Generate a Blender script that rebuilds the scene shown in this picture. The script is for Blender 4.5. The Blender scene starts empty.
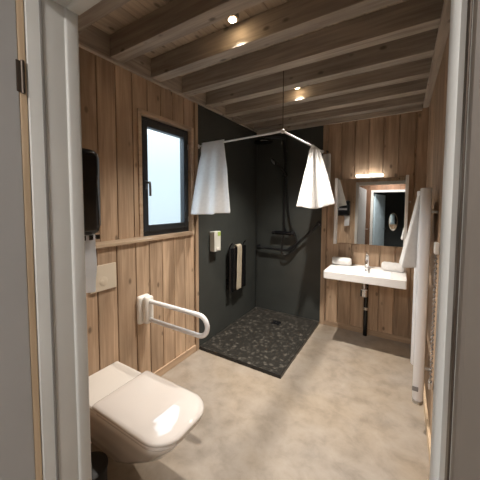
import bpy, bmesh, math, random
from mathutils import Vector, Matrix, noise
random.seed(7)
PI = math.pi
col = bpy.context.scene.collection

# ------------------------------------------------------------------ materials
def nodes_of(name):
    m = bpy.data.materials.new(name); m.use_nodes = True
    nt = m.node_tree; nt.nodes.clear()
    out = nt.nodes.new('ShaderNodeOutputMaterial')
    b = nt.nodes.new('ShaderNodeBsdfPrincipled')
    nt.links.new(b.outputs[0], out.inputs[0])
    return m, nt, b

def plain(name, c, rough=.5, metal=0, var=.06, scale=6, bump=.0, bscale=60, coat=0, spec=.5, sheen=0):
    m, nt, b = nodes_of(name)
    tc = nt.nodes.new('ShaderNodeTexCoord')
    n = nt.nodes.new('ShaderNodeTexNoise'); n.inputs['Scale'].default_value = scale; n.inputs['Detail'].default_value = 4
    nt.links.new(tc.outputs['Object'], n.inputs['Vector'])
    r = nt.nodes.new('ShaderNodeValToRGB')
    r.color_ramp.elements[0].position = .3; r.color_ramp.elements[1].position = .7
    r.color_ramp.elements[0].color = (*[x*(1-var) for x in c], 1)
    r.color_ramp.elements[1].color = (*[min(1, x*(1+var)) for x in c], 1)
    nt.links.new(n.outputs[0], r.inputs[0]); nt.links.new(r.outputs[0], b.inputs['Base Color'])
    b.inputs['Roughness'].default_value = rough; b.inputs['Metallic'].default_value = metal
    b.inputs['Coat Weight'].default_value = coat; b.inputs['Specular IOR Level'].default_value = spec
    b.inputs['Sheen Weight'].default_value = sheen
    if bump:
        n2 = nt.nodes.new('ShaderNodeTexNoise'); n2.inputs['Scale'].default_value = bscale; n2.inputs['Detail'].default_value = 3
        nt.links.new(tc.outputs['Object'], n2.inputs['Vector'])
        bp = nt.nodes.new('ShaderNodeBump'); bp.inputs['Strength'].default_value = bump; bp.inputs['Distance'].default_value = .01
        nt.links.new(n2.outputs[0], bp.inputs['Height']); nt.links.new(bp.outputs[0], b.inputs['Normal'])
    return m

def emit(name, c, s):
    m, nt, b = nodes_of(name)
    b.inputs['Base Color'].default_value = (*c, 1)
    b.inputs['Emission Color'].default_value = (*c, 1); b.inputs['Emission Strength'].default_value = s
    return m

def wood(name, axis, dark, light, rough=.62, knots=True, tint=.16):
    """boards: grain runs along axis; every board (mesh island) gets its own tone and its own grain"""
    m, nt, b = nodes_of(name); L = nt.links.new; N = nt.nodes.new
    tc = N('ShaderNodeTexCoord'); geo = N('ShaderNodeNewGeometry')
    off = N('ShaderNodeVectorMath'); off.operation = 'SCALE'; off.inputs[0].default_value = (37, 23, 51)
    L(geo.outputs['Random Per Island'], off.inputs['Scale'])
    add = N('ShaderNodeVectorMath'); add.operation = 'ADD'
    L(tc.outputs['Object'], add.inputs[0]); L(off.outputs[0], add.inputs[1])
    mp = N('ShaderNodeMapping'); s = [22, 22, 22]; s['xyz'.index(axis)] = 1.3; mp.inputs['Scale'].default_value = s  # stretched along the grain
    L(add.outputs[0], mp.inputs[0])
    n1 = N('ShaderNodeTexNoise'); n1.inputs['Scale'].default_value = 1.4; n1.inputs['Detail'].default_value = 7; n1.inputs['Distortion'].default_value = .9
    L(mp.outputs[0], n1.inputs['Vector'])
    r = N('ShaderNodeValToRGB'); r.color_ramp.elements[0].position = .28; r.color_ramp.elements[1].position = .72
    r.color_ramp.elements[0].color = (*dark, 1); r.color_ramp.elements[1].color = (*light, 1)
    L(n1.outputs[0], r.inputs[0])
    # blotches of weathering
    mp2 = N('ShaderNodeMapping'); s2 = [5, 5, 5]; s2['xyz'.index(axis)] = 1.6; mp2.inputs['Scale'].default_value = s2
    L(add.outputs[0], mp2.inputs[0])
    n3 = N('ShaderNodeTexNoise'); n3.inputs['Scale'].default_value = 1; n3.inputs['Detail'].default_value = 3
    L(mp2.outputs[0], n3.inputs['Vector'])
    mr3 = N('ShaderNodeMapRange'); mr3.inputs[1].default_value = .3; mr3.inputs[2].default_value = .7; mr3.inputs[3].default_value = .78; mr3.inputs[4].default_value = 1.14
    L(n3.outputs[0], mr3.inputs[0])
    mr = N('ShaderNodeMapRange'); mr.inputs[3].default_value = 1-tint; mr.inputs[4].default_value = 1+tint
    wn = N('ShaderNodeTexWhiteNoise'); wn.noise_dimensions = '1D'; L(geo.outputs['Random Per Island'], wn.inputs['W'])
    L(wn.outputs['Value'], mr.inputs[0])
    mu = N('ShaderNodeMath'); mu.operation = 'MULTIPLY'; L(mr.outputs[0], mu.inputs[0]); L(mr3.outputs[0], mu.inputs[1])
    sc = N('ShaderNodeVectorMath'); sc.operation = 'SCALE'; L(r.outputs[0], sc.inputs[0]); L(mu.outputs[0], sc.inputs['Scale'])
    colr = sc.outputs[0]
    if knots:
        mk = N('ShaderNodeMapping'); s3 = [9, 9, 9]; s3['xyz'.index(axis)] = 5.0; mk.inputs['Scale'].default_value = s3
        L(add.outputs[0], mk.inputs[0])
        v = N('ShaderNodeTexVoronoi'); v.inputs['Scale'].default_value = 1.0; L(mk.outputs[0], v.inputs['Vector'])
        kr = N('ShaderNodeMapRange'); kr.inputs[1].default_value = .07; kr.inputs[2].default_value = .15; kr.inputs[3].default_value = .75; kr.inputs[4].default_value = 0
        L(v.outputs['Distance'], kr.inputs[0])
        mx = N('ShaderNodeMix'); mx.data_type = 'RGBA'; L(kr.outputs[0], mx.inputs[0]); L(colr, mx.inputs[6])
        mx.inputs[7].default_value = (*[x*.35 for x in dark], 1); colr = mx.outputs[2]
    L(colr, b.inputs['Base Color'])
    b.inputs['Roughness'].default_value = rough; b.inputs['Specular IOR Level'].default_value = .3
    bp = N('ShaderNodeBump'); bp.inputs['Strength'].default_value = .25; bp.inputs['Distance'].default_value = .004
    L(n1.outputs[0], bp.inputs['Height']); L(bp.outputs[0], b.inputs['Normal'])
    return m

M = {}
WD, WL = (.375, .255, .168), (.59, .432, .298)
M['wood_z'] = wood('pine_vertical', 'z', WD, WL)
M['wood_x'] = wood('pine_cross', 'x', WD, WL, tint=.08)
M['ledge'] = wood('pine_ledge', 'y', (.50, .36, .24), (.66, .52, .38), rough=.3, knots=False)
M['casing'] = wood('pine_casing', 'y', (.47, .34, .23), (.64, .49, .36), rough=.5, knots=False, tint=.05)
M['wood_y'] = wood('pine_along', 'y', WD, WL, tint=.08)
BD, BL = (.30, .255, .215), (.54, .475, .40)
M['beam'] = wood('weathered_beam', 'x', BD, BL, tint=.08)
M['plate'] = wood('weathered_plate', 'y', BD, BL, tint=.08)
M['ceil'] = wood('ceiling_boards', 'y', (.44, .36, .28), (.64, .55, .44), tint=.14)
M['hallwood'] = wood('hall_boards', 'z', (.12, .06, .035), (.22, .12, .07))
M['oak'] = wood('oak_lipping', 'z', (.62, .46, .30), (.76, .60, .42), knots=False)
M['white'] = plain('white_paint', (.60, .60, .578), .45, var=.03)
M['leaf'] = plain('grey_door_paint', (.42, .42, .42), .5, var=.03)
M['ceramic'] = plain('white_ceramic', (.74, .70, .65), .05, var=.01, coat=.5)
M['seatplastic'] = plain('toilet_lid', (.70, .65, .61), .035, var=.01, coat=.6)
M['sinkmat'] = plain('sink_mineral', (.92, .91, .90), .2, var=.01)
M['plastic'] = plain('white_plastic', (.80, .77, .72), .35, var=.02)
M['tubewhite'] = plain('white_nylon_tube', (.84, .84, .85), .25, var=.01)
M['radwhite'] = plain('radiator_enamel', (.88, .89, .92), .25, var=.01)
M['switch'] = plain('cream_plate', (.70, .62, .50), .35, var=.02)
M['towel'] = plain('terry', (.78, .77, .76), .95, var=.04, scale=40, bump=.5, bscale=350, sheen=.3)
M['beigetowel'] = plain('beige_terry', (.42, .37, .28), .95, var=.08, scale=30, bump=.5, bscale=300)
M['paper'] = plain('paper', (.80, .82, .86), .9, var=.03, scale=20, bump=.3, bscale=25)
M['black'] = plain('black_plastic', (.004, .004, .005), .16, var=.1)
M['blackmetal'] = plain('black_metal', (.006, .006, .007), .3, metal=0, var=.1)
M['frame'] = plain('anthracite_aluminium', (.022, .026, .032), .4, var=.05)
M['rubber'] = plain('dark_rubber', (.05, .05, .05), .7)
M['seal'] = plain('grey_seal', (.22, .21, .2), .7)
M['chrome'] = plain('chrome', (.75, .75, .76), .12, metal=1, var=.02)
M['steel'] = plain('brushed_steel', (.5, .49, .47), .3, metal=1, var=.04)
M['panel'] = plain('slate_panel', (.046, .050, .047), .26, var=.10, scale=3, bump=.02, bscale=8)
M['green'] = plain('green_label', (.36, .50, .12), .4)
M['dispwhite'] = plain('dispenser_white', (.66, .66, .60), .35)
M['casing_shade'] = plain('shaded_casing_paint', (.15, .128, .108), .5, var=.03)  # door casing, with the dimness of the hall put into its colour
M['bronze'] = plain('dark_bronze', (.09, .07, .055), .45, metal=.6)
M['handle'] = plain('grey_handle', (.16, .165, .17), .35, metal=.5)
M['binplastic'] = plain('matt_black_plastic', (.010, .010, .011), .6)
M['sill'] = plain('outside_sill', (.5, .5, .5), .6)
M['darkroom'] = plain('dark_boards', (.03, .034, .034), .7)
M['blueleaf'] = plain('pale_blue_door', (.42, .52, .58), .5)
M['dial'] = plain('grey_label', (.22, .22, .23), .5)

m, nt, b = nodes_of('mirror_glass'); b.inputs['Base Color'].default_value = (.86, .87, .86, 1); b.inputs['Metallic'].default_value = 1; b.inputs['Roughness'].default_value = .015; M['mirror'] = m
M['bulb'] = emit('warm_bulb', (1, .72, .42), 30)
M['led'] = emit('led_bar', (1, .96, .90), 6)

# window pane: thin glass, lets light straight through, with a faint film
m, nt, b = nodes_of('window_glass')
tr = nt.nodes.new('ShaderNodeBsdfTransparent'); tr.inputs[0].default_value = (.93, .97, 1, 1)
b.inputs['Base Color'].default_value = (.75, .85, .92, 1); b.inputs['Roughness'].default_value = .05
mx = nt.nodes.new('ShaderNodeMixShader'); mx.inputs[0].default_value = .08
out = [n for n in nt.nodes if n.type == 'OUTPUT_MATERIAL'][0]
nt.links.new(tr.outputs[0], mx.inputs[1]); nt.links.new(b.outputs[0], mx.inputs[2]); nt.links.new(mx.outputs[0], out.inputs[0])
M['glass'] = m

# thin paper lets light through
m, nt, b = nodes_of('thin_paper'); b.inputs['Base Color'].default_value = (.88, .90, .92, 1); b.inputs['Roughness'].default_value = .9
tcp = nt.nodes.new('ShaderNodeTexCoord'); npp = nt.nodes.new('ShaderNodeTexNoise'); npp.inputs['Scale'].default_value = 60; nt.links.new(tcp.outputs['Object'], npp.inputs['Vector'])
bpp = nt.nodes.new('ShaderNodeBump'); bpp.inputs['Strength'].default_value = .3; bpp.inputs['Distance'].default_value = .003; nt.links.new(npp.outputs[0], bpp.inputs['Height']); nt.links.new(bpp.outputs[0], b.inputs['Normal'])
tl = nt.nodes.new('ShaderNodeBsdfTranslucent'); tl.inputs[0].default_value = (.92, .94, .96, 1)
mx = nt.nodes.new('ShaderNodeMixShader'); mx.inputs[0].default_value = .55
out = [n for n in nt.nodes if n.type == 'OUTPUT_MATERIAL'][0]
nt.links.new(b.outputs[0], mx.inputs[1]); nt.links.new(tl.outputs[0], mx.inputs[2]); nt.links.new(mx.outputs[0], out.inputs[0])
M['paper'] = m

# floor: cloudy beige concrete-look vinyl
m, nt, b = nodes_of('concrete_vinyl'); L = nt.links.new; N = nt.nodes.new
tc = N('ShaderNodeTexCoord')
n1 = N('ShaderNodeTexNoise'); n1.inputs['Scale'].default_value = 7.5; n1.inputs['Detail'].default_value = 9; n1.inputs['Roughness'].default_value = .66; n1.inputs['Distortion'].default_value = .25
L(tc.outputs['Object'], n1.inputs['Vector'])
r = N('ShaderNodeValToRGB'); e = r.color_ramp.elements
e[0].position = .32; e[0].color = (.235, .207, .175, 1); e[1].position = .72; e[1].color = (.36, .325, .283, 1)
k = e.new(.5); k.color = (.305, .270, .230, 1)
L(n1.outputs[0], r.inputs[0])
nb = N('ShaderNodeTexNoise'); nb.inputs['Scale'].default_value = 1.7; nb.inputs['Detail'].default_value = 5; L(tc.outputs['Object'], nb.inputs['Vector'])
rb_ = N('ShaderNodeValToRGB'); rb_.color_ramp.elements[0].position = .38; rb_.color_ramp.elements[1].position = .62
rb_.color_ramp.elements[0].color = (1.0, .98, .97, 1); rb_.color_ramp.elements[1].color = (1.0, .93, .84, 1); L(nb.outputs[0], rb_.inputs[0])
mb = N('ShaderNodeMix'); mb.data_type = 'RGBA'; mb.blend_type = 'MULTIPLY'; mb.inputs[0].default_value = 1; L(r.outputs[0], mb.inputs[6]); L(rb_.outputs[0], mb.inputs[7]); L(mb.outputs[2], b.inputs['Base Color'])
rr = N('ShaderNodeMapRange'); rr.inputs[3].default_value = .30; rr.inputs[4].default_value = .48; L(n1.outputs[0], rr.inputs[0]); L(rr.outputs[0], b.inputs['Roughness'])
M['floor'] = m

# tray: dark stone with paler rounded pebbles
m, nt, b = nodes_of('dark_pebble_stone'); L = nt.links.new; N = nt.nodes.new
tc = N('ShaderNodeTexCoord')
nw = N('ShaderNodeTexNoise'); nw.inputs['Scale'].default_value = 14; L(tc.outputs['Object'], nw.inputs['Vector'])
ad = N('ShaderNodeMix'); ad.data_type = 'VECTOR'; ad.inputs[0].default_value = .08; L(tc.outputs['Object'], ad.inputs[4]); L(nw.outputs['Color'], ad.inputs[5])
v = N('ShaderNodeTexVoronoi'); v.inputs['Scale'].default_value = 24; v.inputs['Randomness'].default_value = 1; L(ad.outputs[1], v.inputs['Vector'])
ed = N('ShaderNodeMapRange'); ed.inputs[1].default_value = .22; ed.inputs[2].default_value = .52; ed.inputs[3].default_value = 1; ed.inputs[4].default_value = 0; L(v.outputs['Distance'], ed.inputs[0])
sep = N('ShaderNodeSeparateColor'); L(v.outputs['Color'], sep.inputs[0])
pw = N('ShaderNodeMath'); pw.operation = 'POWER'; pw.inputs[1].default_value = 1.1; L(sep.outputs[0], pw.inputs[0])
mu = N('ShaderNodeMath'); mu.operation = 'MULTIPLY'; L(ed.outputs[0], mu.inputs[0]); L(pw.outputs[0], mu.inputs[1])
n2 = N('ShaderNodeTexNoise'); n2.inputs['Scale'].default_value = 40; n2.inputs['Detail'].default_value = 5; L(tc.outputs['Object'], n2.inputs['Vector'])
m2 = N('ShaderNodeMath'); m2.operation = 'MULTIPLY'; L(mu.outputs[0], m2.inputs[0]); L(n2.outputs[0], m2.inputs[1])
r = N('ShaderNodeValToRGB'); r.color_ramp.elements[0].color = (.026, .024, .021, 1); r.color_ramp.elements[1].color = (.11, .10, .085, 1); r.color_ramp.elements[1].position = .5
L(m2.outputs[0], r.inputs[0]); L(r.outputs[0], b.inputs['Base Color']); b.inputs['Roughness'].default_value = .28
bp = N('ShaderNodeBump'); bp.inputs['Strength'].default_value = .3; bp.inputs['Distance'].default_value = .004; L(n2.outputs[0], bp.inputs['Height']); L(bp.outputs[0], b.inputs['Normal'])
M['stone'] = m

# ------------------------------------------------------------------ geometry helpers
def box(bm, x0, x1, y0, y1, z0, z1, bev=0, seg=2):
    vs = [bm.verts.new((x, y, z)) for x in (x0, x1) for y in (y0, y1) for z in (z0, z1)]
    fs = [bm.faces.new([vs[i] for i in q]) for q in ((0, 1, 3, 2), (4, 6, 7, 5), (0, 4, 5, 1), (2, 3, 7, 6), (0, 2, 6, 4), (1, 5, 7, 3))]
    if bev:
        es = list({e for f in fs for e in f.edges})
        bmesh.ops.bevel(bm, geom=es, offset=bev, segments=seg, affect='EDGES', profile=.5)

def catmull(pts, k=8):
    pts = [Vector(p) for p in pts]; out = []
    P = [pts[0]*2-pts[1]] + pts + [pts[-1]*2-pts[-2]]
    for i in range(1, len(P)-2):
        a, b_, c, d = P[i-1:i+3]
        for j in range(k):
            t = j/k
            out.append(.5*((2*b_)+(c-a)*t+(2*a-5*b_+4*c-d)*t*t+(3*b_-a-3*c+d)*t**3))
    out.append(pts[-1]); return out

def tube(bm, pts, r, n=12, rb=None, caps=True, up=None):
    """swept tube; r may be a list; rb second radius for an oval section"""
    pts = [Vector(p) for p in pts]; rings = []
    t0 = (pts[1]-pts[0]).normalized()
    u = Vector(up) if up else (Vector((0, 0, 1)) if abs(t0.z) < .9 else Vector((1, 0, 0)))
    for i, p in enumerate(pts):
        t = (pts[min(i+1, len(pts)-1)]-pts[max(i-1, 0)]).normalized()
        a = t.cross(u).normalized(); b_ = a.cross(t).normalized(); u = b_
        ri = r[i] if isinstance(r, (list, tuple)) else r; r2 = rb if rb else ri
        rings.append([bm.verts.new(p + a*ri*math.cos(2*PI*j/n) + b_*r2*math.sin(2*PI*j/n)) for j in range(n)])
    for A, B in zip(rings, rings[1:]):
        for j in range(n): bm.faces.new((A[j], A[(j+1) % n], B[(j+1) % n], B[j]))
    if caps: bm.faces.new(rings[0][::-1]); bm.faces.new(rings[-1])

def lathe(bm, prof, c=(0, 0, 0), n=32, axis='z'):
    rings = []
    for r, h in prof:
        ring = []
        for j in range(n):
            a = 2*PI*j/n; q = (r*math.cos(a), r*math.sin(a), h)
            if axis == 'x': q = (q[2], q[0], q[1])
            if axis == 'y': q = (q[0], q[2], q[1])
            ring.append(bm.verts.new((c[0]+q[0], c[1]+q[1], c[2]+q[2])))
        rings.append(ring)
    for A, B in zip(rings, rings[1:]):
        for j in range(n): bm.faces.new((A[j], A[(j+1) % n], B[(j+1) % n], B[j]))
    bm.faces.new(rings[0][::-1]); bm.faces.new(rings[-1])

def loft(bm, loops, cap0=True, cap1=True):
    rings = [[bm.verts.new(p) for p in l] for l in loops]; n = len(rings[0])
    for A, B in zip(rings, rings[1:]):
        for j in range(n): bm.faces.new((A[j], A[(j+1) % n], B[(j+1) % n], B[j]))
    if cap0: bm.faces.new(rings[0][::-1])
    if cap1: bm.faces.new(rings[-1])

def obj(name, bm, mat, parent=None, smooth=False, angle=35):
    bmesh.ops.recalc_face_normals(bm, faces=bm.faces)
    me = bpy.data.meshes.new(name); bm.to_mesh(me); bm.free()
    o = bpy.data.objects.new(name, me); col.objects.link(o)
    me.materials.append(M[mat] if isinstance(mat, str) else mat)
    if smooth:
        for p in me.polygons: p.use_smooth = True
        try: me.set_sharp_from_angle(angle=math.radians(angle))
        except Exception: pass
    if parent:
        o.parent = parent; ws = world_loc(parent); o.location = -ws
    return o

def world_loc(o):
    v = Vector((0, 0, 0))
    while o: v += Vector(o.location); o = o.parent
    return v

def tag(o, label, cat, group=None):
    o['label'] = label; o['category'] = cat
    if group: o['group'] = group
    return o

def thing(name, loc, label, cat, group=None):
    o = bpy.data.objects.new(name, None); col.objects.link(o); o.location = loc; o.empty_display_size = .05
    return tag(o, label, cat, group)

def struct(name, bm, mat, **k):
    o = obj(name, bm, mat, **k); o['kind'] = 'structure'; return o

def sroot(name, loc, label=None):
    o = bpy.data.objects.new(name, None); col.objects.link(o); o.location = loc; o['kind'] = 'structure'
    if label: o['label'] = label
    return o

def B(): return bmesh.new()
def bx(name, mat, parent, *a, bev=0, seg=2, smooth=False):
    bm = B(); box(bm, *a, bev=bev, seg=seg); return obj(name, bm, mat, parent, smooth=smooth)

# ------------------------------------------------------------------ measures
W, YD, HB, HC = 1.93, -3.03, 2.504, 2.655
DX0, DX1, DZ = .937, 1.788, 2.04
P_ = .1445
BOXD, BOXY = .13, -2.07
WY0, WY1, WZ0, WZ1 = -2.012, -1.43, 1.236, 2.195     # dark window frame
CY0, CY1, CZ0, CZ1 = -2.05, -1.385, 1.20, 2.235      # casing outline

# floor, outside world stays empty
bm = B(); box(bm, -.2, 2.6, -7.2, .1, -.06, 0); struct('floor', bm, 'floor')

# ceiling boards run along y, seams across x
bm = B(); x = -.05
while x < W+.05:
    box(bm, x+.001, x+.119, YD-.02, .03, HC, HC+.02, bev=.0025, seg=1); x += .12
box(bm, -.06, W+.06, YD-.02, .05, HC+.021, HC+.05)
struct('ceiling', bm, 'ceil')

# left wall boards with the window opening
bm = B(); y = -3.06; edges = []
y = -1.3695
while y > -3.1: edges.append(y); y -= P_
edges.append(y)
for a, b_ in zip(edges, edges[1:]):
    y1, y0 = a-.0028, b_+.0028
    segs = [(0, HB+.02)]
    if y1 > CY0+.03 and y0 < CY1-.03:
        if y0 < CY0+.03: # straddles
            box(bm, -.02, 0, y0, CY0+.03, CZ0+.03, CZ1-.03)
        segs = [(0, CZ0+.03), (CZ1-.03, HB+.02)]
    for z0, z1 in segs: box(bm, -.02, 0, y0, y1, z0, z1, bev=.003, seg=1)
# backing with an opening
box(bm, -.05, -.021, -3.1, CY0+.03, -.02, HC+.02); box(bm, -.05, -.021, CY1-.03, .05, -.02, HC+.02)
box(bm, -.05, -.021, CY0+.03, CY1-.03, -.02, CZ0+.03); box(bm, -.05, -.021, CY0+.03, CY1-.03, CZ1-.03, HC+.02)
box(bm, -.02, 0, -1.3695, .03, HB-.3, HC)
struct('wall_left', bm, 'wood_z')

# boxed-out lower part of the left wall, holding the cistern
bm = B(); ys = [BOXY, -2.19, -2.346, -2.49, -2.635, -2.78, -2.925, YD]
for a, b_ in zip(ys, ys[1:]): box(bm, BOXD-.02, BOXD, b_+.0028, a-.0028, 0, 1.222, bev=.003, seg=1)
box(bm, .002, BOXD-.021, BOXY-.02, BOXY, 0, 1.222)
struct('wall_boxing', bm, 'wood_z')

t = tag(bx('ledge_board', 'ledge', None, .001, BOXD+.02, YD+.005, BOXY+.03, 1.2225, 1.242, bev=.003),
        'pine board capping the boxed-out wall beside the window', 'ledge')

# back wall
bm = B(); xs = [.965]
while xs[-1] < W: xs.append(xs[-1]+P_)
xs[-1] = W+.02
for a, b_ in zip(xs, xs[1:]): box(bm, a+.0042, b_-.0042, 0, .02, 0, HB+.01, bev=.004, seg=1)
box(bm, -.05, W+.05, .021, .06, -.02, HC+.02)
struct('wall_back', bm, 'wood_z')
# right wall
bm = B(); y = 0
while y > YD-.02:
    box(bm, W, W+.02, max(y-P_+.0015, YD-.03), y-.0015, 0, HB+.02, bev=.003, seg=1); y -= P_
box(bm, W+.021, W+.06, YD-.05, .05, -.02, HC+.02)
struct('wall_right', bm, 'wood_z')
# wall with the doorway: pine on the bathroom side
bm = B(); x = 0
while x < W:
    x1 = min(x+P_, W)
    if x1 <= DX0-.03 or x >= DX1+.03: box(bm, x+.0015, x1-.0015, YD-.02, YD, 0, HB+.02, bev=.002, seg=1)
    else:
        box(bm, x+.0015, x1-.0015, YD-.02, YD, DZ+.03, HB+.02, bev=.002, seg=1)
        if x < DX0-.03: box(bm, x+.0015, DX0-.03, YD-.02, YD, 0, DZ+.03)
        if x1 > DX1+.03: box(bm, DX1+.03, x1-.0015, YD-.02, YD, 0, DZ+.03)
    x += P_
box(bm, -.05, DX0-.03, YD-.10, YD-.021, 0, HC+.02); box(bm, DX1+.03, W+.2, YD-.10, YD-.021, 0, HC+.02)
box(bm, DX0-.03, DX1+.03, YD-.10, YD-.021, DZ+.03, HC+.02)
struct('wall_front', bm, 'wood_z')

# wall plates and trims
bm = B(); box(bm, .001, .03, YD, -.001, HB-.02, HB+.0, bev=.003); box(bm, .001, .018, YD, -.001, HB, HC-.001)
struct('trim_1', bm, 'plate')
bm = B(); box(bm, W-.052, W-.001, YD, -.001, HB-.03, HB, bev=.004); box(bm, W-.03, W-.001, YD, -.001, HB, HC-.001)
struct('trim_2', bm, 'plate')
bm = B(); box(bm, .03, W-.055, -.03, -.001, HB-.055, HB-.002, bev=.003); box(bm, .03, W-.035, -.02, -.001, HB, HC-.001); struct('trim_3', bm, 'beam')
bm = B(); box(bm, .001, .020, -1.368, -1.325, .0, HB-.021, bev=.003); struct('trim_4', bm, 'wood_z')
bm = B(); box(bm, .906, .963, -.022, -.001, .0, HB-.056, bev=.003); struct('trim_5', bm, 'wood_z')
# baseboards
bm = B(); box(bm, .001, .016, BOXY+.001, -1.369, 0, .068, bev=.003); struct('baseboard_left', bm, 'wood_y')
bm = B(); box(bm, BOXD+.001, BOXD+.015, YD+.001, BOXY, 0, .068, bev=.003); struct('baseboard_boxing', bm, 'wood_y')
bm = B(); box(bm, .964, W-.017, -.016, -.001, 0, .06, bev=.003); struct('baseboard_back', bm, 'wood_x')
bm = B(); box(bm, W-.016, W-.001, YD+.03, -.001, 0, .068, bev=.003); struct('baseboard_right', bm, 'oak')

# ceiling beams
sides = ['nearest the doorway', 'second from the doorway', 'above the toilet', 'just before the first spotlight', 'behind the first spotlight',
         'crossing above the front of the shower', 'just before the second spotlight', 'behind the second spotlight', 'last before the back wall']
for i in range(9):
    y = -2.286 + (i-2)*.3646
    if y < YD: y = YD+.005
    z1 = HC-.001
    nm = 'ceiling_beam'
    lab = ['weathered pine ceiling beam nearest the doorway', 'weathered pine ceiling beam, second in from the doorway',
           'weathered pine ceiling beam above the toilet, third from the doorway', 'weathered pine beam just behind the nearer glowing spotlight, crossing above the window',
           'weathered pine beam whose left end meets the wall above the window trim', 'weathered pine beam crossing above the front edge of the shower',
           'weathered pine beam just behind the farther glowing spotlight', 'weathered pine ceiling beam, second from the back wall', 'weathered pine ceiling beam nearest the back wall'][i]
    if i == 8: y = -.125
    b_ = tag(bx(nm, 'beam', None, .019, W-.031, y, y+.10, HB+.001, z1, bev=.004), lab, 'beam', 'ceiling beams')

# ------------------------------------------------------------------ window
wr = sroot('window_1', (0, (WY0+WY1)/2, WZ0))
bm = B()   # casing: four boards standing proud of the wall, lining the reveal
for a in ((-.048, .014, CY0, CY0+.032, CZ0, CZ1), (-.048, .014, CY1-.032, CY1, CZ0, CZ1), (-.048, .014, CY0+.033, CY1-.033, CZ1-.032, CZ1), (-.048, .018, CY0+.033, CY1-.033, CZ0, CZ0+.034)):
    box(bm, *a, bev=.002)
obj('window_casing', bm, 'casing', wr)
def rect_frame(bm, x0, x1, y0, y1, z0, z1, w, wb=None, bev=.003):
    wb = wb or w
    box(bm, x0, x1, y0, y0+w, z0, z1, bev=bev); box(bm, x0, x1, y1-w, y1, z0, z1, bev=bev)
    box(bm, x0, x1, y0+w, y1-w, z1-w, z1, bev=bev); box(bm, x0, x1, y0+w, y1-w, z0, z0+wb, bev=bev)
fy0, fy1, fz0, fz1 = CY0+.033, CY1-.033, CZ0+.035, CZ1-.033
bm = B(); rect_frame(bm, -.075, -.030, fy0, fy1, fz0, fz1, .035, .045); obj('window_frame', bm, 'frame', wr)
bm = B(); rect_frame(bm, -.068, -.012, fy0+.028, fy1-.028, fz0+.038, fz1-.028, .052, .055, bev=.006); sash = obj('window_sash', bm, 'frame', wr)
bm = B(); box(bm, -.046, -.040, fy0+.078, fy1-.078, fz0+.09, fz1-.078); obj('pane', bm, 'glass', wr)
bm = B(); box(bm, -.012, -.001, fy0+.04, fy0+.066, 1.62, 1.69, bev=.003); tube(bm, [(-.004, fy0+.053, 1.672), (.03, fy0+.053, 1.672)], .009)
tube(bm, catmull([(.03, fy0+.053, 1.678), (.036, fy0+.054, 1.66), (.036, fy0+.056, 1.60), (.034, fy0+.058, 1.565)], 5), .0095)
obj('window_handle', bm, 'handle', wr, smooth=True)
bm = B(); box(bm, -.068, -.01, fy1-.027, fy1-.012, 1.33, 1.38, bev=.003); box(bm, -.068, -.01, fy1-.027, fy1-.012, 2.02, 2.07, bev=.003); obj('hinge', bm, 'steel', wr)
bm = B(); box(bm, -.22, -.08, fy0-.02, fy1+.02, fz0-.03, fz0-.01); obj('outer_sill', bm, 'sill', wr)

# ------------------------------------------------------------------ doorway we look through
dr = sroot('door_1', (DX0, -3.1, 0))
Y2 = -3.161
bm = B(); box(bm, DX0-.03, DX0, Y2, YD-.002, 0, DZ+.03, bev=.003); box(bm, DX0-.05, DX0+.007, -3.068, YD+.001, 0, DZ+.06, bev=.007, seg=3)
obj('door_jamb', bm, 'white', dr, smooth=True)
bm = B(); box(bm, DX1, DX1+.03, Y2, YD-.002, 0, DZ+.03, bev=.003); box(bm, DX1-.007, DX1+.05, -3.068, YD+.001, 0, DZ+.06, bev=.010, seg=4)
obj('door_jamb', bm, 'white', dr, smooth=True)
bm = B(); box(bm, DX0+.001, DX1-.001, Y2, YD-.002, DZ, DZ+.03, bev=.003); box(bm, DX0+.009, DX1-.009, -3.068, YD+.001, DZ-.007, DZ+.06, bev=.007, seg=3)
obj('door_head', bm, 'white', dr, smooth=True)
bm = B(); box(bm, DX0, DX0+.0035, -3.131, -3.124, 0, DZ, bev=.001); obj('door_seal', bm, 'seal', dr)
bm = B(); box(bm, DX1-.002, DX1, -3.138, -3.122, 0, DZ, bev=.0007); obj('door_seal', bm, 'bronze', dr)
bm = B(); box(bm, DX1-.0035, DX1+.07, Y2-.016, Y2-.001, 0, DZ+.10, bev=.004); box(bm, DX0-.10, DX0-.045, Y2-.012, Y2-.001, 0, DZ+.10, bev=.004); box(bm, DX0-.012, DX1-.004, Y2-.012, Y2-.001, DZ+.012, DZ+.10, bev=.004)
obj('door_casing', bm, 'casing_shade', dr)
# leaf stands open into the hall
t = thing('door_leaf', (DX0-.02, -3.175, 0), 'grey door leaf with a pale wood edge, open at the far left edge', 'door')
ly = -3.1815
bx('leaf_panel', 'leaf', t, DX0-.043, DX0-.003, ly-.80, ly, .01, 2.02, bev=.002)
bx('edge_lipping', 'oak', t, DX0-.043, DX0-.003, ly+.0005, ly+.0175, .01, 2.02, bev=.002)
for z in (1.815, .25):
    bm = B(); tube(bm, [(DX0-.001, ly+.008, z-.04), (DX0-.001, ly+.008, z+.04)], .0045); box(bm, DX0-.0045, DX0-.001, ly-.006, ly+.012, z-.038, z+.038, bev=.001)
    obj('hinge', bm, 'bronze', t, smooth=True)
bm = B(); box(bm, DX0-.003, DX0+.004, ly-.77, ly-.73, .95, 1.15, bev=.002); tube(bm, catmull([(DX0, ly-.75, 1.08), (DX0+.045, ly-.75, 1.08), (DX0+.055, ly-.74, 1.08), (DX0+.055, ly-.63, 1.08)], 4), .009)
obj('door_handle', bm, 'steel', t, smooth=True)
t.rotation_euler = (0, 0, math.radians(4.5))

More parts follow.
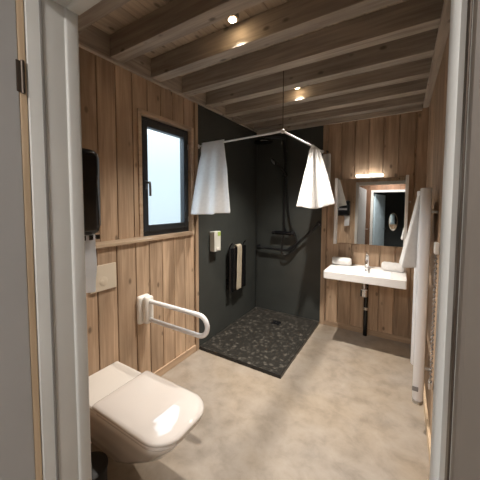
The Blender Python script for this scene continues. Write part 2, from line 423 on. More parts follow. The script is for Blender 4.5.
# ------------------------------------------------------------------ hall behind the camera (seen in the mirror)
HY = -5.05; OX0, OX1 = 1.03, 1.86
bm = B(); x = -.2
while x < 2.6:
    x1 = x+P_
    if x1 <= OX0 or x >= OX1: box(bm, x+.0015, x1-.0015, HY-.02, HY, 0, 2.5, bev=.002, seg=1)
    else:
        if x < OX0: box(bm, x+.0015, OX0, HY-.02, HY, 0, 2.5)
        if x1 > OX1: box(bm, OX1, x1-.0015, HY-.02, HY, 0, 2.5)
        box(bm, max(x, OX0)+.0015, min(x1, OX1)-.0015, HY-.02, HY, 2.04, 2.5)
    x += P_
struct('wall_hall', bm, 'hallwood')
bm = B(); box(bm, -.22, -.2, HY, YD-.1, 0, 2.5); struct('wall_hall_left', bm, 'hallwood')
bm = B(); box(bm, 2.1, 2.12, -7.2, YD-.1, 0, 2.5); struct('wall_hall_right', bm, 'white')
bm = B(); box(bm, -.25, 2.65, -7.25, YD-.101, 2.5, 2.53); struct('ceiling_hall', bm, 'ceil')
bm = B(); box(bm, .5, 2.1, -6.62, -6.6, 0, 2.5); struct('wall_far_room', bm, 'darkroom')
bm = B(); box(bm, .48, .5, -6.6, HY-.021, 0, 2.5); struct('wall_far_room_left', bm, 'darkroom')
d2 = sroot('door_2', (OX0, HY, 0))
for a in ((OX0-.03, OX0+.03), (OX1-.03, OX1+.03)):
    bx('door_jamb', 'white', d2, a[0], a[1], HY-.10, HY+.015, 0, 2.04, bev=.004)
bx('door_head', 'white', d2, OX0-.03, OX1+.03, HY-.10, HY+.015, 2.041, 2.10, bev=.004)
t = thing('door_leaf', (OX0+.04, HY-.11, 0), 'pale blue door leaf standing open beyond the hall, seen in the mirror', 'door')
bx('leaf_panel', 'blueleaf', t, OX0+.032, OX0+.072, HY-.94, HY-.11, .01, 2.02, bev=.003)
bm = B(); tube(bm, catmull([(OX0+.072, HY-.85, 1.05), (OX0+.12, HY-.85, 1.05), (OX0+.13, HY-.84, 1.05), (OX0+.13, HY-.74, 1.05)], 4), .009); obj('door_handle', bm, 'blackmetal', t, smooth=True)
t.rotation_euler = (0, 0, math.radians(14))
t = thing('oval_mirror', (1.50, -6.59, 1.24), 'oval mirror on the dark far wall, seen reflected in the bathroom mirror', 'mirror')
def oval(bm, cx, y0, y1, cz, rx, rz, n=40):
    loft(bm, [[(cx+rx*math.cos(2*PI*j/n), yy, cz+rz*math.sin(2*PI*j/n)) for j in range(n)] for yy in (y0, y1)])
bm = B(); oval(bm, 1.50, -6.598, -6.575, 1.24, .12, .28); obj('frame', bm, 'oak', t)
bm = B(); oval(bm, 1.50, -6.574, -6.570, 1.24, .105, .262); obj('mirror_glass', bm, 'mirror', t)

# ------------------------------------------------------------------ shower
t = tag(bx('shower_wallboard', 'panel', None, .001, .010, -1.324, -.012, .0, HB-.021, bev=.001), 'dark slate-grey wall panel on the left side of the shower', 'wall panel', 'shower wall panels')
t = tag(bx('shower_wallboard', 'panel', None, .0105, .905, -.011, -.001, .0, HB-.056, bev=.001), 'dark slate-grey wall panel behind the shower column', 'wall panel', 'shower wall panels')
bm = B(); box(bm, .010, .018, -.019, -.011, .03, HB-.06, bev=.001); struct('trim_6', bm, 'blackmetal')

tr_ = thing('shower_tray', (.46, -.66, 0), 'dark stone-look shower tray with paler pebble flecks, set on the floor', 'shower tray')
bm = B()
loops = []
for (ins, z) in ((0, 0), (0, .026), (.004, .030), (.03, .030), (.045, .026)):
    loops.append([(.0105+ins, -1.318+ins, z), (.90-ins, -1.318+ins, z), (.90-ins, -.0115-ins, z), (.0105+ins, -.0115-ins, z)])
loft(bm, loops); obj('tray_body', bm, 'stone', tr_)
bm = B(); box(bm, .405, .515, -.40, -.29, .0255, .0275, bev=.001); obj('drain_cover', bm, 'blackmetal', tr_)
bm = B(); lathe(bm, [(.005, .0275), (.007, .0285), (.004, .030)], (.46, -.345, 0), 12); obj('drain_screw', bm, 'steel', tr_, smooth=True)
bm = B(); box(bm, .0105, .904, -1.322, -1.3185, 0, .031, bev=.0008); box(bm, .9005, .904, -1.3185, -.012, 0, .031, bev=.0008); obj('edge_profile', bm, 'blackmetal', tr_)

# curtain rod: two arms and a ceiling support
RC = Vector((.895, -1.315, 2.095))
t = thing('curtain_rod', (.895, -1.315, 2.1), 'thin white cornered curtain rod round the shower, hung from the ceiling', 'curtain rod')
bm = B(); tube(bm, [(.012, -1.315, 2.070), RC], .0085); obj('rod_arm', bm, 'tubewhite', t, smooth=True)
bm = B(); tube(bm, [RC, (.905, -.012, 2.135)], .0085); obj('rod_arm', bm, 'tubewhite', t, smooth=True)
bm = B(); lathe(bm, [(.006, -.016), (.015, -.012), (.015, .012), (.007, .018)], RC, 16); obj('corner_joint', bm, 'plastic', t, smooth=True)
bm = B(); lathe(bm, [(.022, 0), (.022, .006), (.01, .014)], (.011, -1.315, 2.070), 20, 'x'); obj('wall_flange', bm, 'plastic', t, smooth=True)
bm = B(); lathe(bm, [(.01, -.014), (.022, -.006), (.022, 0)], (.905, -.012, 2.135), 20, 'y'); obj('wall_flange', bm, 'plastic', t, smooth=True)
bm = B(); tube(bm, [RC+Vector((0, 0, .018)), (RC.x, RC.y, HC-.001)], .0036); obj('ceiling_support', bm, 'bronze', t, smooth=True, ).__setitem__('label', 'thin dark rod up to the ceiling')

def cloth(name, f, nu, nv, mat='towel', th=.006, parent=None, jitter=.003):
    """f(u,v)->point, grid sheet, thickened"""
    bm = B(); g = []
    for i in range(nu+1):
        row = []
        for j in range(nv+1):
            p = Vector(f(i/nu, j/nv)); d = noise.noise(p*9)*jitter
            row.append(bm.verts.new(p+Vector((d, d*.7, 0))))
        g.append(row)
    for i in range(nu):
        for j in range(nv): bm.faces.new((g[i][j], g[i+1][j], g[i+1][j+1], g[i][j+1]))
    o = obj(name, bm, mat, parent, smooth=True, angle=180)
    md = o.modifiers.new('thickness', 'SOLIDIFY'); md.thickness = th; md.offset = 0
    md2 = o.modifiers.new('smooth', 'SUBSURF'); md2.levels = 1; md2.render_levels = 1
    return o

def lerp(a, b_, t): return a+(b_-a)*t
# left towel: over the rod, front fall flaring, back fall narrower
def ft(u, v):
    # v 0..0.12 rear fall .. over rod .. 1 front hem
    s = v*1.0
    if v < .42:      # rear fall, hem -> rod
        k = 1-v/.42; x = lerp(lerp(.035, .30, u), lerp(.045, .27, u), k)
        return (x, -1.303+.010*math.sin(u*9)*k, 2.082-k*.62)
    if v < .5:
        a = (v-.42)/.08*PI; return (lerp(.06, .322, u), -1.315+.013*math.cos(a), 2.085+.013*math.sin(a)+.004*u)
    k = (v-.5)/.5; kk = k**.8
    x = lerp(lerp(.095, .322, u), lerp(.014, .418, u), kk)
    yy = -1.330-.125*kk*(1-u*.85) + .014*math.sin(u*15+.6+k)*kk
    z = 2.085+.004*u-k*(.675+.012*(u < .62))
    return (x, yy, z)
cl = cloth('towel', ft, 36, 48); tag(cl, 'white towel draped over the left arm of the shower rod', 'towel', 'towels hung on the shower rod')
# right towel: gathered at the rod, spreading like a skirt
ax, ay = .967, .255
def rod_pt(y): k = (y+1.315)/(1.303); return Vector((.895+.010*k, y, 2.095+.04*k))
def fr(u, v):
    c = rod_pt(-.40)
    s = u*2-1
    if v < .45:
        k = 1-v/.45; w = lerp(.035, .17, k**.9); s2 = s*w + .03*k
        fold = .014*math.sin(u*16)*(.3+.7*k)
        return (c.x+ax*s2-ay*(.02*k+fold)*-1-.012, c.y+.07*k+ay*s2+ax*fold+.01*k, c.z-.01-k*.60)
    if v < .53:
        a = (v-.45)/.08*PI; return (c.x-.012*math.cos(a)*-1*-1+ax*s*.035*0, c.y+s*.05, c.z+.002+.012*math.sin(a))
    k = (v-.53)/.47; w = lerp(.035, .20, k**.85); s2 = s*w+.012*k
    fold = .020*math.sin(u*19+1.0)*(.25+.75*k)
    hem = .012*math.cos(s*3)
    return (c.x+ax*s2+ay*(.05*k+fold)+.012, c.y+ay*s2-.05*k-ax*fold, c.z-.01-k*(.655+hem-.03*max(0, s)))
cl = cloth('towel', fr, 44, 48); tag(cl, 'white towel gathered over the right arm of the shower rod, spreading like a skirt', 'towel', 'towels hung on the shower rod')
# third, flat white cloth against the wall behind it
def fh(u, v): return (lerp(.915, 1.005, u), -.045+.010*math.sin(u*6), lerp(2.10, 1.52, v))
cl = cloth('hand_towel', fh, 8, 20); tag(cl, 'narrow white cloth hanging at the wall end of the rod, behind the gathered towel', 'towel')
t = tag(obj('towel_hook', (lambda bm: (tube(bm, catmull([(.96, -.022, 2.125), (.96, -.045, 2.115), (.96, -.060, 2.118), (.96, -.062, 2.135)], 5), .006), lathe(bm, [(.014, -.004), (.014, 0)], (.96, -.022, 2.125), 14, 'y'), bm)[-1])(B()), 'blackmetal', smooth=True), 'small dark hook on the pine strip beside the shower', 'hook')

# shower column
SX = .435
t = thing('shower_column', (SX, -.05, 1.1), 'black shower column with rain head, hand shower and hose on the dark back panel', 'shower')
bm = B(); tube(bm, catmull([(SX, -.055, 1.12), (SX, -.055, 1.6), (SX, -.055, 2.28), (SX-.012, -.075, 2.335), (SX-.07, -.15, 2.345), (SX-.15, -.30, 2.335), (SX-.17, -.33, 2.31)], 8), .014); obj('riser_pipe', bm, 'blackmetal', t, smooth=True)
bm = B(); lathe(bm, [(.012, .05), (.02, .02), (.11, .012), (.115, 0), (.11, -.006)], (SX-.172, -.335, 2.265), 36); obj('rain_head', bm, 'black', t, smooth=True)
bm = B()
for z in (1.16, 2.18): tube(bm, [(SX, -.012, z), (SX, -.055, z)], .010); lathe(bm, [(.022, -.008), (.022, 0)], (SX, -.012, z), 16, 'y')
obj('wall_bracket', bm, 'blackmetal', t, smooth=True)
bm = B(); tube(bm, [(SX-.11, -.075, 1.12), (SX+.11, -.075, 1.12)], .024, 20); mv = obj('mixer_bar', bm, 'black', t, smooth=True)
for s in (-1, 1):
    bm = B(); lathe(bm, [(.020, 0), (.027, .006*s), (.027, .04*s), (.020, .046*s)], (SX+s*.11, -.075, 1.12), 20, 'x'); tube(bm, [(SX+s*.135, -.09, 1.12), (SX+s*.135, -.125, 1.125)], .006)
    obj('mixer_knob', bm, 'blackmetal', mv, smooth=True)
for s in (-1, 1):
    bm = B(); tube(bm, [(SX+s*.075, -.012, 1.12), (SX+s*.075, -.06, 1.12)], .016); lathe(bm, [(.032, -.008), (.032, 0)], (SX+s*.075, -.012, 1.12), 20, 'y'); obj('inlet_union', bm, 'blackmetal', mv, smooth=True)
bm = B(); box(bm, SX-.02, SX+.04, -.085, -.04, 1.86, 1.90, bev=.008); tube(bm, [(SX+.03, -.08, 1.88), (SX+.04, -.13, 1.90)], .014); sl = obj('slider', bm, 'black', t, smooth=True)
hs = B(); hp = catmull([(SX+.045, -.12, 1.84), (SX+.02, -.145, 1.92), (SX-.03, -.175, 1.99), (SX-.07, -.20, 2.03)], 6)
tube(hs, hp, .013, 14); hsh = obj('hand_shower', hs, 'black', t, smooth=True)
bm = B(); lathe(bm, [(.015, .022), (.040, .012), (.046, 0), (.044, -.006)], (0, 0, 0), 28)
bmesh.ops.transform(bm, matrix=Matrix.Translation((SX-.085, -.225, 2.035)) @ Vector((.66, .48, .55)).to_track_quat('Z', 'Y').to_matrix().to_4x4(), verts=bm.verts)
obj('spray_head', bm, 'black', hsh, smooth=True)
bm = B(); lathe(bm, [(.039, 0), (.039, -.003)], (0, 0, 0), 28)
bmesh.ops.transform(bm, matrix=Matrix.Translation((SX-.085, -.225, 2.035)) @ Vector((.66, .48, .55)).to_track_quat('Z', 'Y').to_matrix().to_4x4() @ Matrix.Translation((0, 0, -.006)), verts=bm.verts)
obj('spray_face', bm, 'steel', hsh, smooth=True)
bm = B(); tube(bm, catmull([(SX+.05, -.118, 1.83), (SX+.065, -.10, 1.70), (SX+.06, -.075, 1.45), (SX+.10, -.06, 1.22), (SX+.17, -.055, 1.05), (SX+.15, -.06, .92), (SX+.05, -.075, .84), (SX-.01, -.085, .87), (SX-.01, -.09, .98), (SX, -.08, 1.10)], 10), .009, 10); obj('shower_hose', bm, 'blackmetal', t, smooth=True)

t = thing('shower_rail', (.5, -.06, .9), 'black angled grab rail on the back shower panel, one arm level and one rising', 'grab rail')
bm = B(); tube(bm, catmull([(.06, -.012, .905), (.062, -.06, .905), (.10, -.065, .903), (.30, -.065, .90), (.49, -.065, .895), (.535, -.065, .915), (.70, -.065, 1.07), (.86, -.065, 1.235), (.873, -.06, 1.25), (.875, -.012, 1.252)], 8), .015, 16); obj('rail_tube', bm, 'blackmetal', t, smooth=True)
for p in ((.06, .905), (.875, 1.252)):
    bm = B(); lathe(bm, [(.02, -.012), (.034, -.006), (.034, 0)], (p[0]-.0, -.0115, p[1]), 24, 'y'); obj('wall_flange', bm, 'blackmetal', t, smooth=True)
bm = B(); tube(bm, [(.51, -.0115, .90), (.51, -.06, .90)], .011); lathe(bm, [(.02, -.012), (.034, -.006), (.034, 0)], (.51, -.0115, .90), 24, 'y'); obj('wall_flange', bm, 'blackmetal', t, smooth=True)

t = thing('soap_dispenser', (.01, -1.06, 1.1), 'small white soap dispenser with a green patch at its top, on the left shower panel', 'soap dispenser')
bx('dispenser_body', 'dispwhite', t, .011, .075, -1.125, -1.005, .99, 1.205, bev=.006)
bx('label_patch', 'green', t, .0752, .0762, -1.065, -1.010, 1.155, 1.20)
bx('push_button', 'plastic', t, .0752, .080, -1.09, -1.04, 1.005, 1.03, bev=.002)

t = thing('shower_stool', (.01, -.66, .7), 'black folding shower seat, folded up against the left shower panel', 'shower seat')
bx('wall_plate', 'blackmetal', t, .011, .025, -.80, -.50, .50, .62, bev=.004)
for y0 in (-.815, -.715, -.615, -.515):
    bx('seat_slat', 'black', t, .05, .078, y0, y0+.088, .45, .98, bev=.012, seg=3, smooth=True)
for z in (.55, .90): bx('frame_bar', 'blackmetal', t, .030, .049, -.81, -.43, z, z+.03, bev=.003)
for yy in (-.79, -.52):
    bm = B(); tube(bm, [(.0255, yy, .565), (.049, yy, .565)], .012); obj('hinge', bm, 'blackmetal', t, smooth=True)
for yy in (-.79, -.47):
    bm = B(); tube(bm, catmull([(.035, yy, .93), (.06, yy, 1.0), (.085, yy, 1.035), (.10, yy, 1.04)], 5), .009); obj('support_arm', bm, 'blackmetal', t, smooth=True)
def fb(u, v):
    y = lerp(-.672, -.562, u)
    if v < .3: k = 1-v/.3; return (.043, y+.01*k, .985-k*.14)
    if v < .42: a = (v-.3)/.12*PI; return (.066-.023*math.cos(a), y, .988+.022*math.sin(a))
    k = (v-.42)/.58; return (.090+.004*math.sin(u*7), y-.02*k+.05*0, .985-k*.52)
cl = cloth('hand_towel', fb, 8, 40, mat='beigetowel', th=.007); tag(cl, 'narrow beige towel folded over the black shower seat', 'towel')

# ------------------------------------------------------------------ toilet
def outline(x0, x1, yc, hw, rf, rb, z, n=10, bulge=.0):
    """rounded rectangle, front (x1) corners radius rf, back corners rb"""
    pts = []
    for cx, cy, r, a0 in ((x1-rf, yc+hw-rf, rf, 90), (x1-rf, yc-hw+rf, rf, 0), (x0+rb, yc-hw+rb, rb, -90), (x0+rb, yc+hw-rb, rb, 180)):
        for j in range(n+1):
            a = math.radians(a0-90*j/n); px, py = cx+r*math.cos(a), cy+r*math.sin(a)
            tt = (px-x0)/(x1-x0)
            if tt > .6: px += bulge*(1-((py-yc)/hw)**2)*(tt-.6)/.4
            pts.append((px, py, z))
    return pts
TY = -2.535; HWD = .182
t = thing('toilet', (BOXD, TY, .25), 'white wall-hung toilet with its squarish lid closed', 'toilet')
bm = B(); loft(bm, [
    outline(BOXD+.001, .46, TY, .070, .065, .01, .075),
    outline(BOXD+.001, .53, TY, .084, .080, .01, .090),
    outline(BOXD+.001, .64, TY, .096, .090, .01, .150),
    outline(BOXD+.001, .735, TY, .116, .105, .012, .215),
    outline(BOXD+.001, .82, TY, .140, .118, .012, .285),
    outline(BOXD+.001, .862, TY, .155, .120, .012, .340),
    outline(BOXD+.001, .890, TY, .170, .118, .012, .375),
    outline(BOXD+.001, .900, TY, .175, .115, .012, .398),
    outline(BOXD+.001, .900, TY, .175, .115, .012, .410),
    outline(BOXD+.003, .894, TY, .170, .110, .012, .415)])
obj('bowl', bm, 'ceramic', t, smooth=True)
bm = B(); loft(bm, [outline(BOXD+.001, .445, TY, .174, .012, .012, .400), outline(BOXD+.001, .445, TY, .174, .012, .012, .424), outline(BOXD+.005, .441, TY, .169, .010, .010, .431)])
obj('rear_ledge', bm, 'ceramic', t, smooth=True)
bm = B(); loft(bm, [outline(.446, .908, TY, .178, .11, .01, .4155, bulge=.012), outline(.446, .912, TY, .181, .113, .01, .420, bulge=.012), outline(.446, .912, TY, .181, .113, .01, .430, bulge=.012), outline(.448, .908, TY, .178, .11, .01, .434, bulge=.012)])
obj('seat', bm, 'seatplastic', t, smooth=True)
bm = B(); loft(bm, [outline(.415, .912, TY, .180, .112, .012, .4355, bulge=.012), outline(.412, .920, TY, .184, .116, .014, .441, bulge=.013), outline(.412, .921, TY, .185, .117, .014, .450, bulge=.013), outline(.416, .915, TY, .180, .113, .014, .457, bulge=.012), outline(.428, .895, TY, .165, .10, .014, .4615, bulge=.01), outline(.46, .85, TY, .125, .08, .014, .4635, bulge=.008), outline(.52, .78, TY, .07, .05, .014, .4645)])
obj('lid', bm, 'seatplastic', t, smooth=True, angle=60)
for s in (-1, 1):
    bm = B(); tube(bm, [(.43, TY+s*.09-.02, .4335), (.43, TY+s*.09+.02, .4335)], .0035); obj('lid_hinge', bm, 'chrome', t, smooth=True)

t = thing('flush_plate', (BOXD, -2.42, 1.04), 'cream square flush plate on the boxed-out wall above the toilet', 'flush plate')
bx('plate', 'switch', t, BOXD+.001, BOXD+.012, -2.545, -2.362, .945, 1.112, bev=.003)
bm = B(); lathe(bm, [(.030, 0), (.030, .0015), (.028, .002)], (BOXD+.012, -2.455, 1.005), 32, 'x'); obj('flush_button', bm, 'switch', t, smooth=True)
bm = B(); lathe(bm, [(.014, 0), (.014, .0015), (.012, .002)], (BOXD+.014, -2.468, 1.005), 24, 'x'); obj('flush_button', bm, 'switch', t, smooth=True)

t = thing('fold_down_grab_bar', (BOXD, -2.13, .73), 'white U-shaped fold-down grab bar between the toilet and the shower', 'grab bar')
gy = -2.145
bx('wall_plate', 'plastic', t, BOXD+.001, BOXD+.045, gy-.058, gy+.050, .622, .832, bev=.020, seg=5, smooth=True)
bx('pivot_cover', 'plastic', t, BOXD+.046, BOXD+.095, gy-.038, gy+.038, .630, .832, bev=.020, seg=5, smooth=True)
zt, zb, R = .795, .660, .0675
pts = [(BOXD+.06, gy, zt), (.66, gy, zt)] + [(.67+R*math.sin(a), gy, (zt+zb)/2+R*math.cos(a)) for a in [PI*j/16 for j in range(17)]] + [(.66, gy, zb), (BOXD+.06, gy, zb)]
bm = B(); tube(bm, pts, .0155, 18, up=(0, 1, 0)); obj('bar_loop', bm, 'tubewhite', t, smooth=True)

# paper towel dispenser on the doorway wall, seen from its side
t = thing('paper_dispenser', (.66, YD, 1.53), 'black rounded paper towel dispenser at the left, just inside the doorway', 'paper dispenser')
bx('dispenser_body', 'black', t, .53, .80, YD+.002, -2.876, 1.385, 1.70, bev=.030, seg=6, smooth=True)
bx('refill_window', 'dial', t, .58, .75, -2.8759, -2.874, 1.50, 1.54, bev=.0008)
bx('side_strip', 'dial', t, .8002, .8015, -2.890, -2.886, 1.42, 1.67, bev=.0004)
bm = B()
for i in range(9): box(bm, .55+i*.027, .565+i*.027, -2.90, -2.889, 1.372, 1.386, bev=.002)
for i in range(4): box(bm, .7945, .7995, -2.985+i*.027, -2.970+i*.027, 1.370, 1.388, bev=.002)
obj('tear_teeth', bm, 'black', t)
def fp(u, v): return (lerp(.69, .799, u)+.002*math.sin(v*5), -2.956+.048*u+.002*math.sin(v*9+u*3), lerp(1.392, 1.155+.02*u, v))
cl = cloth('paper_towel', fp, 10, 18, mat='paper', th=.001, jitter=.002); tag(cl, 'white paper sheet hanging out of the black dispenser', 'paper towel')

t = thing('waste_bin', (.50, -2.785, 0), 'dark round bin on the floor under the toilet, mostly in shadow', 'bin')
bm = B(); lathe(bm, [(.066, .001), (.072, .01), (.078, .205), (.081, .215)], (.50, -2.785, 0), 32); obj('bin_body', bm, 'binplastic', t, smooth=True)
bm = B(); lathe(bm, [(.082, .216), (.082, .226), (.07, .235), (.02, .239)], (.50, -2.785, 0), 32); obj('bin_lid', bm, 'binplastic', t, smooth=True)

# ------------------------------------------------------------------ washbasin wall
t = thing('washbasin', (1.42, -.25, .78), 'white rectangular wall-mounted washbasin with a wide shallow bowl', 'washbasin')
sx0, sx1, sy, sz, sb = 1.052, 1.792, -.505, .795, .712
bm = B()
def rr(x0, x1, y0, y1, z, r=.012, n=4):
    pts = []
    for cx, cy, a0 in ((x1-r, y1-r, 0), (x0+r, y1-r, 90), (x0+r, y0+r, 180), (x1-r, y0+r, 270)):
        for j in range(n+1):
            a = math.radians(a0+90*j/n); pts.append((cx+r*math.cos(a), cy+r*math.sin(a), z))
    return pts
loft(bm, [rr(sx0+.03, sx1-.03, sy+.03, -.002, sb), rr(sx0+.004, sx1-.004, sy+.004, -.001, sb+.001), rr(sx0, sx1, sy, -.001, sb+.006), rr(sx0, sx1, sy, -.001, sz-.004), rr(sx0+.004, sx1-.004, sy+.004, -.003, sz),
          rr(sx0+.13, sx1-.13, sy+.035, -.15, sz, .03), rr(sx0+.145, sx1-.145, sy+.05, -.162, sz-.008, .03), rr(sx0+.20, sx1-.20, sy+.09, -.19, sz-.055, .04), rr(sx0+.30, sx1-.30, sy+.17, -.24, sz-.065, .04)])
obj('basin', bm, 'sinkmat', t, smooth=True)
bm = B(); lathe(bm, [(.010, -.004), (.012, 0), (.005, .001)], (1.42, -.168, sz-.019), 16, 'y'); obj('overflow_hole', bm, 'rubber', t, smooth=True)
bm = B(); lathe(bm, [(.024, .0), (.024, .003), (.018, .006)], (1.42, -.28, sz-.066), 24); obj('drain_ring', bm, 'chrome', t, smooth=True)

fx, fy = 1.425, -.095
t = thing('tap', (fx, fy, sz), 'chrome single-lever tap standing at the back of the washbasin', 'tap')
bm = B(); lathe(bm, [(.026, .0005), (.026, .006), (.021, .010), (.020, .10), (.022, .13)], (fx, fy, sz), 24); obj('tap_body', bm, 'chrome', t, smooth=True)
bm = B(); tube(bm, catmull([(fx, fy-.005, sz+.07), (fx, fy-.05, sz+.078), (fx, fy-.105, sz+.065), (fx, fy-.115, sz+.05)], 5), .0125); obj('spout', bm, 'chrome', t, smooth=True)
bm = B(); tube(bm, [(fx, fy+.006, sz+.13), (fx, fy-.01, sz+.150), (fx, fy-.085, sz+.175)], [.020, .018, .008], 14); obj('lever', bm, 'chrome', t, smooth=True)

t = thing('drain_pipe', (1.42, -.1, 0), 'black waste pipe with a chrome trap below the washbasin', 'drain pipe')
bm = B(); tube(bm, [(1.42, -.28, sb-.001), (1.42, -.28, .60)], .018, 16); lathe(bm, [(.028, .60), (.036, .59), (.036, .525), (.028, .515)], (1.42, -.28, 0), 24)
obj('trap', bm, 'chrome', t, smooth=True)
bm = B(); tube(bm, [(1.42, -.25, .575), (1.42, -.035, .575)], .016); obj('trap_arm', bm, 'blackmetal', t, smooth=True)
bm = B(); tube(bm, [(1.42, -.055, .66), (1.42, -.055, .001)], .022, 20); obj('stand_pipe', bm, 'black', t, smooth=True)
bm = B(); lathe(bm, [(.026, .30), (.026, .33)], (1.42, -.055, 0), 20); box(bm, 1.41, 1.43, -.055, -.001, .305, .325); obj('pipe_clamp', bm, 'steel', t, smooth=True)
for s in (-1, 1):
    bm = B(); box(bm, 1.42+s*.09-.015, 1.42+s*.09+.015, -.12, -.001, sb-.04, sb-.001, bev=.003)
    tag(obj('bracket', bm, 'blackmetal'), 'dark bracket under the %s half of the washbasin' % ('left' if s < 0 else 'right'), 'bracket', 'washbasin brackets')

def rolled(cx, cy, z, L_, ang, r=.050):
    bm = B(); ca, sa = math.cos(ang), math.sin(ang); n = 14; loops = []
    for i in range(n+1):
        s = -L_/2+L_*i/n; e = abs(2*i/n-1)
        rad = r*(1-.13*max(0, e-.82)/.18)*(1+.03*math.sin(i*1.7))
        ring = []
        for j in range(28):
            a = 2*PI*j/28; q = rad*(1+.02*math.sin(3*a+i)); px, pz = q*math.cos(a), max(q*math.sin(a)*.94, -r*.86)
            ring.append((cx+ca*s-sa*px, cy+sa*s+ca*px, z+r*.86+pz))
        loops.append(ring)
    loft(bm, loops)
    o = obj('rolled_towel', bm, 'towel', None, smooth=True, angle=60)
    # spiral edge of the roll showing at both ends
    for sgn in (-1, 1):
        b2 = B(); sp = []
        for k in range(36):
            a = k*.42; q = .006+.032*k/35; sp.append((cx+ca*(sgn*(L_/2+.001))-sa*q*math.cos(a), cy+sa*(sgn*(L_/2+.001))+ca*q*math.cos(a), z+r*.86+q*math.sin(a)*.9))
        tube(b2, sp, .0028, 6); e = obj('rolled_end', b2, 'towel', o, smooth=True)
    return o
tag(rolled(1.165, -.115, sz+.001, .20, .08), 'rolled white towel on the left end of the washbasin', 'towel', 'rolled towels on the washbasin')
tag(rolled(1.675, -.135, sz+.001, .205, -.22), 'rolled white towel on the right end of the washbasin, beside the radiator', 'towel', 'rolled towels on the washbasin')

# mirror with white side posts and a lamp on top, tipped back a little
t = thing('wall_mirror', (1.42, -.03, 1.4), 'square wall mirror with white side posts and a lit lamp along its top', 'mirror')
t.rotation_euler = (math.radians(-1.3), 0, 0)
bx('mirror_glass', 'mirror', t, 1.092, 1.755, -.052, -.046, 1.045, 1.785)
bx('backing', 'plastic', t, 1.092, 1.755, -.0455, -.030, 1.045, 1.785)
for x0 in (1.068, 1.756):
    bx('side_post', 'sinkmat', t, x0-(.005 if x0 < 1.2 else 0), x0+(.023 if x0 < 1.2 else .028), -.088, -.034, 1.03, 1.80, bev=.003)
for x0, x1 in ((1.040, 1.062), (1.785, 1.807)):
    bm = B(); tube(bm, [(x0, -.05, 1.52), (x1, -.05, 1.52)], .0065); lathe(bm, [(.010, -.004), (.012, 0), (.010, .004)], ((x0 if x0 < 1.2 else x1), -.05, 1.52), 16, 'x'); obj('tilt_knob', bm, 'chrome', t, smooth=True)
lp = bx('lamp_housing', 'plastic', t, 1.28, 1.555, -.075, -.032, 1.786, 1.80, bev=.003)
bx('lamp_diffuser', 'led', t, 1.285, 1.55, -.082, -.034, 1.8005, 1.826, bev=.006)

# ------------------------------------------------------------------ towel radiator
t = thing('towel_radiator', (1.88, -1.05, .9), 'tall white towel radiator on the right wall, seen edge on', 'radiator')
ry0, ry1 = -1.30, -.82
for yy in (ry0, ry1):
    bm = B(); tube(bm, [(1.862, yy, .19), (1.862, yy, .20), (1.862, yy, 1.598), (1.862, yy, 1.603)], [.026, .031, .031, .027], 24, rb=None); obj('upright', bm, 'radwhite', t, smooth=True)
nr = 0
for z0, k in ((.27, 8), (.68, 8), (1.10, 11)):
    for i in range(k):
        z = z0+i*.042
        bm = B(); tube(bm, catmull([(1.862, ry0+.02, z), (1.856, (ry0*2+ry1)/3, z), (1.855, (ry0+ry1)/2, z), (1.856, (ry0+2*ry1)/3, z), (1.862, ry1-.02, z)], 3), .011, 10); obj('rung', bm, 'radwhite', t, smooth=True)
for yy in (ry0+.03, ry1-.03):
    for z in (.40, 1.45):
        bm = B(); tube(bm, [(1.87, yy, z), (W-.001, yy, z)], .010); obj('wall_bracket', bm, 'steel', t, smooth=True)
bx('control_label', 'dial', t, 1.828, 1.862, ry0-.036, ry0-.0325, .262, .292, bev=.0005)
bm = B(); lathe(bm, [(.030, .168), (.033, .19)], (1.862, ry0, 0), 24); obj('end_cap', bm, 'steel', t, smooth=True)
t2 = thing('radiator_thermostat', (1.92, -1.42, .3), 'small white thermostat box with a twisted grey cord behind the radiator', 'thermostat')
bx('thermostat_box', 'plastic', t2, 1.905, W-.001, -1.46, -1.40, 1.20, 1.27, bev=.006)
bm = B(); hp = []
for i in range(190):
    a = i*.9; z = 1.20-i*.0042; hp.append((1.917+.006*math.cos(a), -1.43+.006*math.sin(a), z))
tube(bm, hp, .0026, 6); obj('coiled_cord', bm, 'seal', t2, smooth=True)
bx('valve_block', 'chrome', t2, 1.905, W-.001, -1.455, -1.41, .365, .41, bev=.006)

def frd(u, v):
    y = lerp(-1.262, -.96, max(0, u-.3)/.7)
    if v < .3: k = 1-v/.3; return (1.886-.004*math.sin(u*8), y, 1.545-k*.30)
    if v < .4: a = (v-.3)/.1*PI; return (1.855+.024*math.cos(a), y, 1.55+.024*math.sin(a))
    k = (v-.4)/.6; out = .092*k**1.05+.008*math.sin(u*10+1)*k
    if u < .3:   # near edge folded back towards the rungs
        q = u/.3; return (1.829-out*q, -1.245-.017*math.sin(q*PI/2)-.02*k, 1.548-k*(.475+.01*q))
    return (1.829-out, y-.03*k, 1.548-k*(.47+.02*u))
cl = cloth('towel', frd, 24, 40, th=.010); tag(cl, 'white towel hung over the radiator, flaring out towards the washbasin', 'towel')

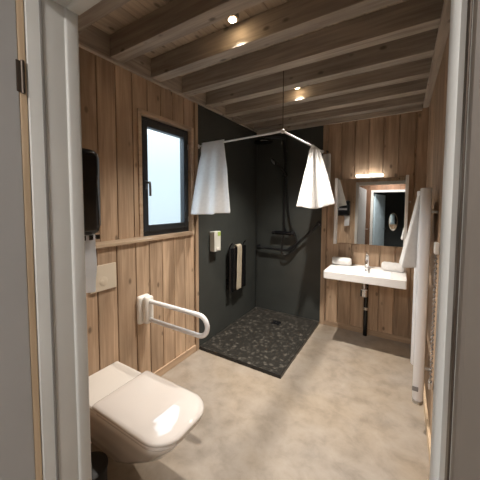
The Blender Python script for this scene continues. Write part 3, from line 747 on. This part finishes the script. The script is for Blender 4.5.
# ------------------------------------------------------------------ lamps
def spot(p, lab, energy, size=125):
    t = thing('ceiling_spotlight', (p[0], p[1], HC), lab, 'spotlight')
    bm = B(); n = 28
    lathe(bm, [(.030, HC-.001), (.036, HC-.001), (.038, p[2]-.004), (.036, p[2]-.008), (.027, p[2]-.008), (.026, p[2]+.004)], (p[0], p[1], 0), n)
    o = obj('lamp_housing', bm, 'steel', t, smooth=True)
    bm = B(); lathe(bm, [(.022, p[2]-.0082), (.022, p[2]-.013), (.014, p[2]-.017)], (p[0], p[1], 0), 24); obj('bulb', bm, 'bulb', t, smooth=True)
    l = bpy.data.lights.new('spot_light', 'SPOT'); l.energy = energy; l.color = (1, .925, .83); l.spot_size = math.radians(size if size else 125); l.spot_blend = 1; l.shadow_soft_size = .025
    lo = bpy.data.objects.new('spot_light', l); col.objects.link(lo); lo.location = (p[0], p[1], p[2]-.022)
    return t
spot((.835, -2.01, 2.625), 'glowing warm spotlight nearer the doorway, between two beams', 120, 98)
spot((.868, -.895, 2.605), 'glowing warm spotlight farther back, above the shower front edge', 220, 100)

l = bpy.data.lights.new('hall_fill_light', 'AREA'); l.energy = 26; l.color = (1, .96, .92); l.size = .35  # added lamp, itself unseen, to brighten the door jamb and leaf
lo = bpy.data.objects.new('hall_fill_light', l); col.objects.link(lo); lo.location = (1.4, -4.5, 2.45)
t = thing('added_hall_lamp', (1.4, -4.5, 2.5), 'flat round lamp added on the hall ceiling behind the viewer, unseen fill light', 'lamp')
bm = B(); lathe(bm, [(.15, 2.499), (.16, 2.49), (.15, 2.465)], (1.4, -4.5, 0), 32); obj('lamp_base', bm, 'plastic', t, smooth=True)
M['halllamp'] = emit('hall_diffuser', (1, .88, .74), 3)
bm = B(); lathe(bm, [(.145, 2.4648), (.14, 2.455), (.05, 2.452)], (1.4, -4.5, 0), 32); obj('diffuser', bm, 'halllamp', t, smooth=True)

# daylight portal over the window opening
l = bpy.data.lights.new('window_portal', 'AREA'); l.shape = 'RECTANGLE'; l.size = .56; l.size_y = .95; l.cycles.is_portal = True
lo = bpy.data.objects.new('window_portal', l); col.objects.link(lo); lo.location = (-.10, (fy0+fy1)/2, (fz0+fz1)/2); lo.rotation_euler = (0, math.radians(-90), 0)

# sky: pale overcast, plus an added bright band above the view for room light
w = bpy.data.worlds.new('world'); bpy.context.scene.world = w; w.use_nodes = True
nt = w.node_tree; bg = nt.nodes['Background']
tc = nt.nodes.new('ShaderNodeTexCoord'); sp = nt.nodes.new('ShaderNodeSeparateXYZ'); nt.links.new(tc.outputs['Generated'], sp.inputs[0])
rp = nt.nodes.new('ShaderNodeValToRGB'); rp.color_ramp.elements[0].position = .46; rp.color_ramp.elements[0].color = (.10, .115, .122, 1)
rp.color_ramp.elements[1].position = .56; rp.color_ramp.elements[1].color = (.122, .140, .146, 1)
e_ = rp.color_ramp.elements.new(.67); e_.color = (1.15, 1.3, 1.4, 1)
e2_ = rp.color_ramp.elements.new(.76); e2_.color = (.42, .49, .55, 1)
e3_ = rp.color_ramp.elements.new(.615); e3_.color = (.15, .168, .174, 1)
mr = nt.nodes.new('ShaderNodeMapRange'); mr.inputs[1].default_value = -1; nt.links.new(sp.outputs['Z'], mr.inputs[0]); nt.links.new(mr.outputs[0], rp.inputs[0])
nt.links.new(rp.outputs[0], bg.inputs['Color']); bg.inputs['Strength'].default_value = 6.0

# ------------------------------------------------------------------ camera
cam = bpy.data.cameras.new('camera'); co = bpy.data.objects.new('camera', cam); col.objects.link(co)
co.location = (1.739, -3.487, 1.5)
co.rotation_euler = (math.radians(90-3.293), 0, math.radians(32.904))
cam.sensor_width = 36; cam.lens = 274.09/480*36; cam.shift_x = (240-225.3)/480; cam.shift_y = -(240-219.8)/480
cam.clip_start = .02
s = bpy.context.scene; s.camera = co
s.view_settings.view_transform = 'Standard'; s.view_settings.look = 'None'; s.view_settings.gamma = 1; s.view_settings.use_curve_mapping = False
s.view_settings.exposure = .6
s.cycles.max_bounces = 8; s.cycles.diffuse_bounces = 5; s.cycles.transparent_max_bounces = 8
s.cycles.use_denoising = True; s.cycles.sample_clamp_indirect = 4
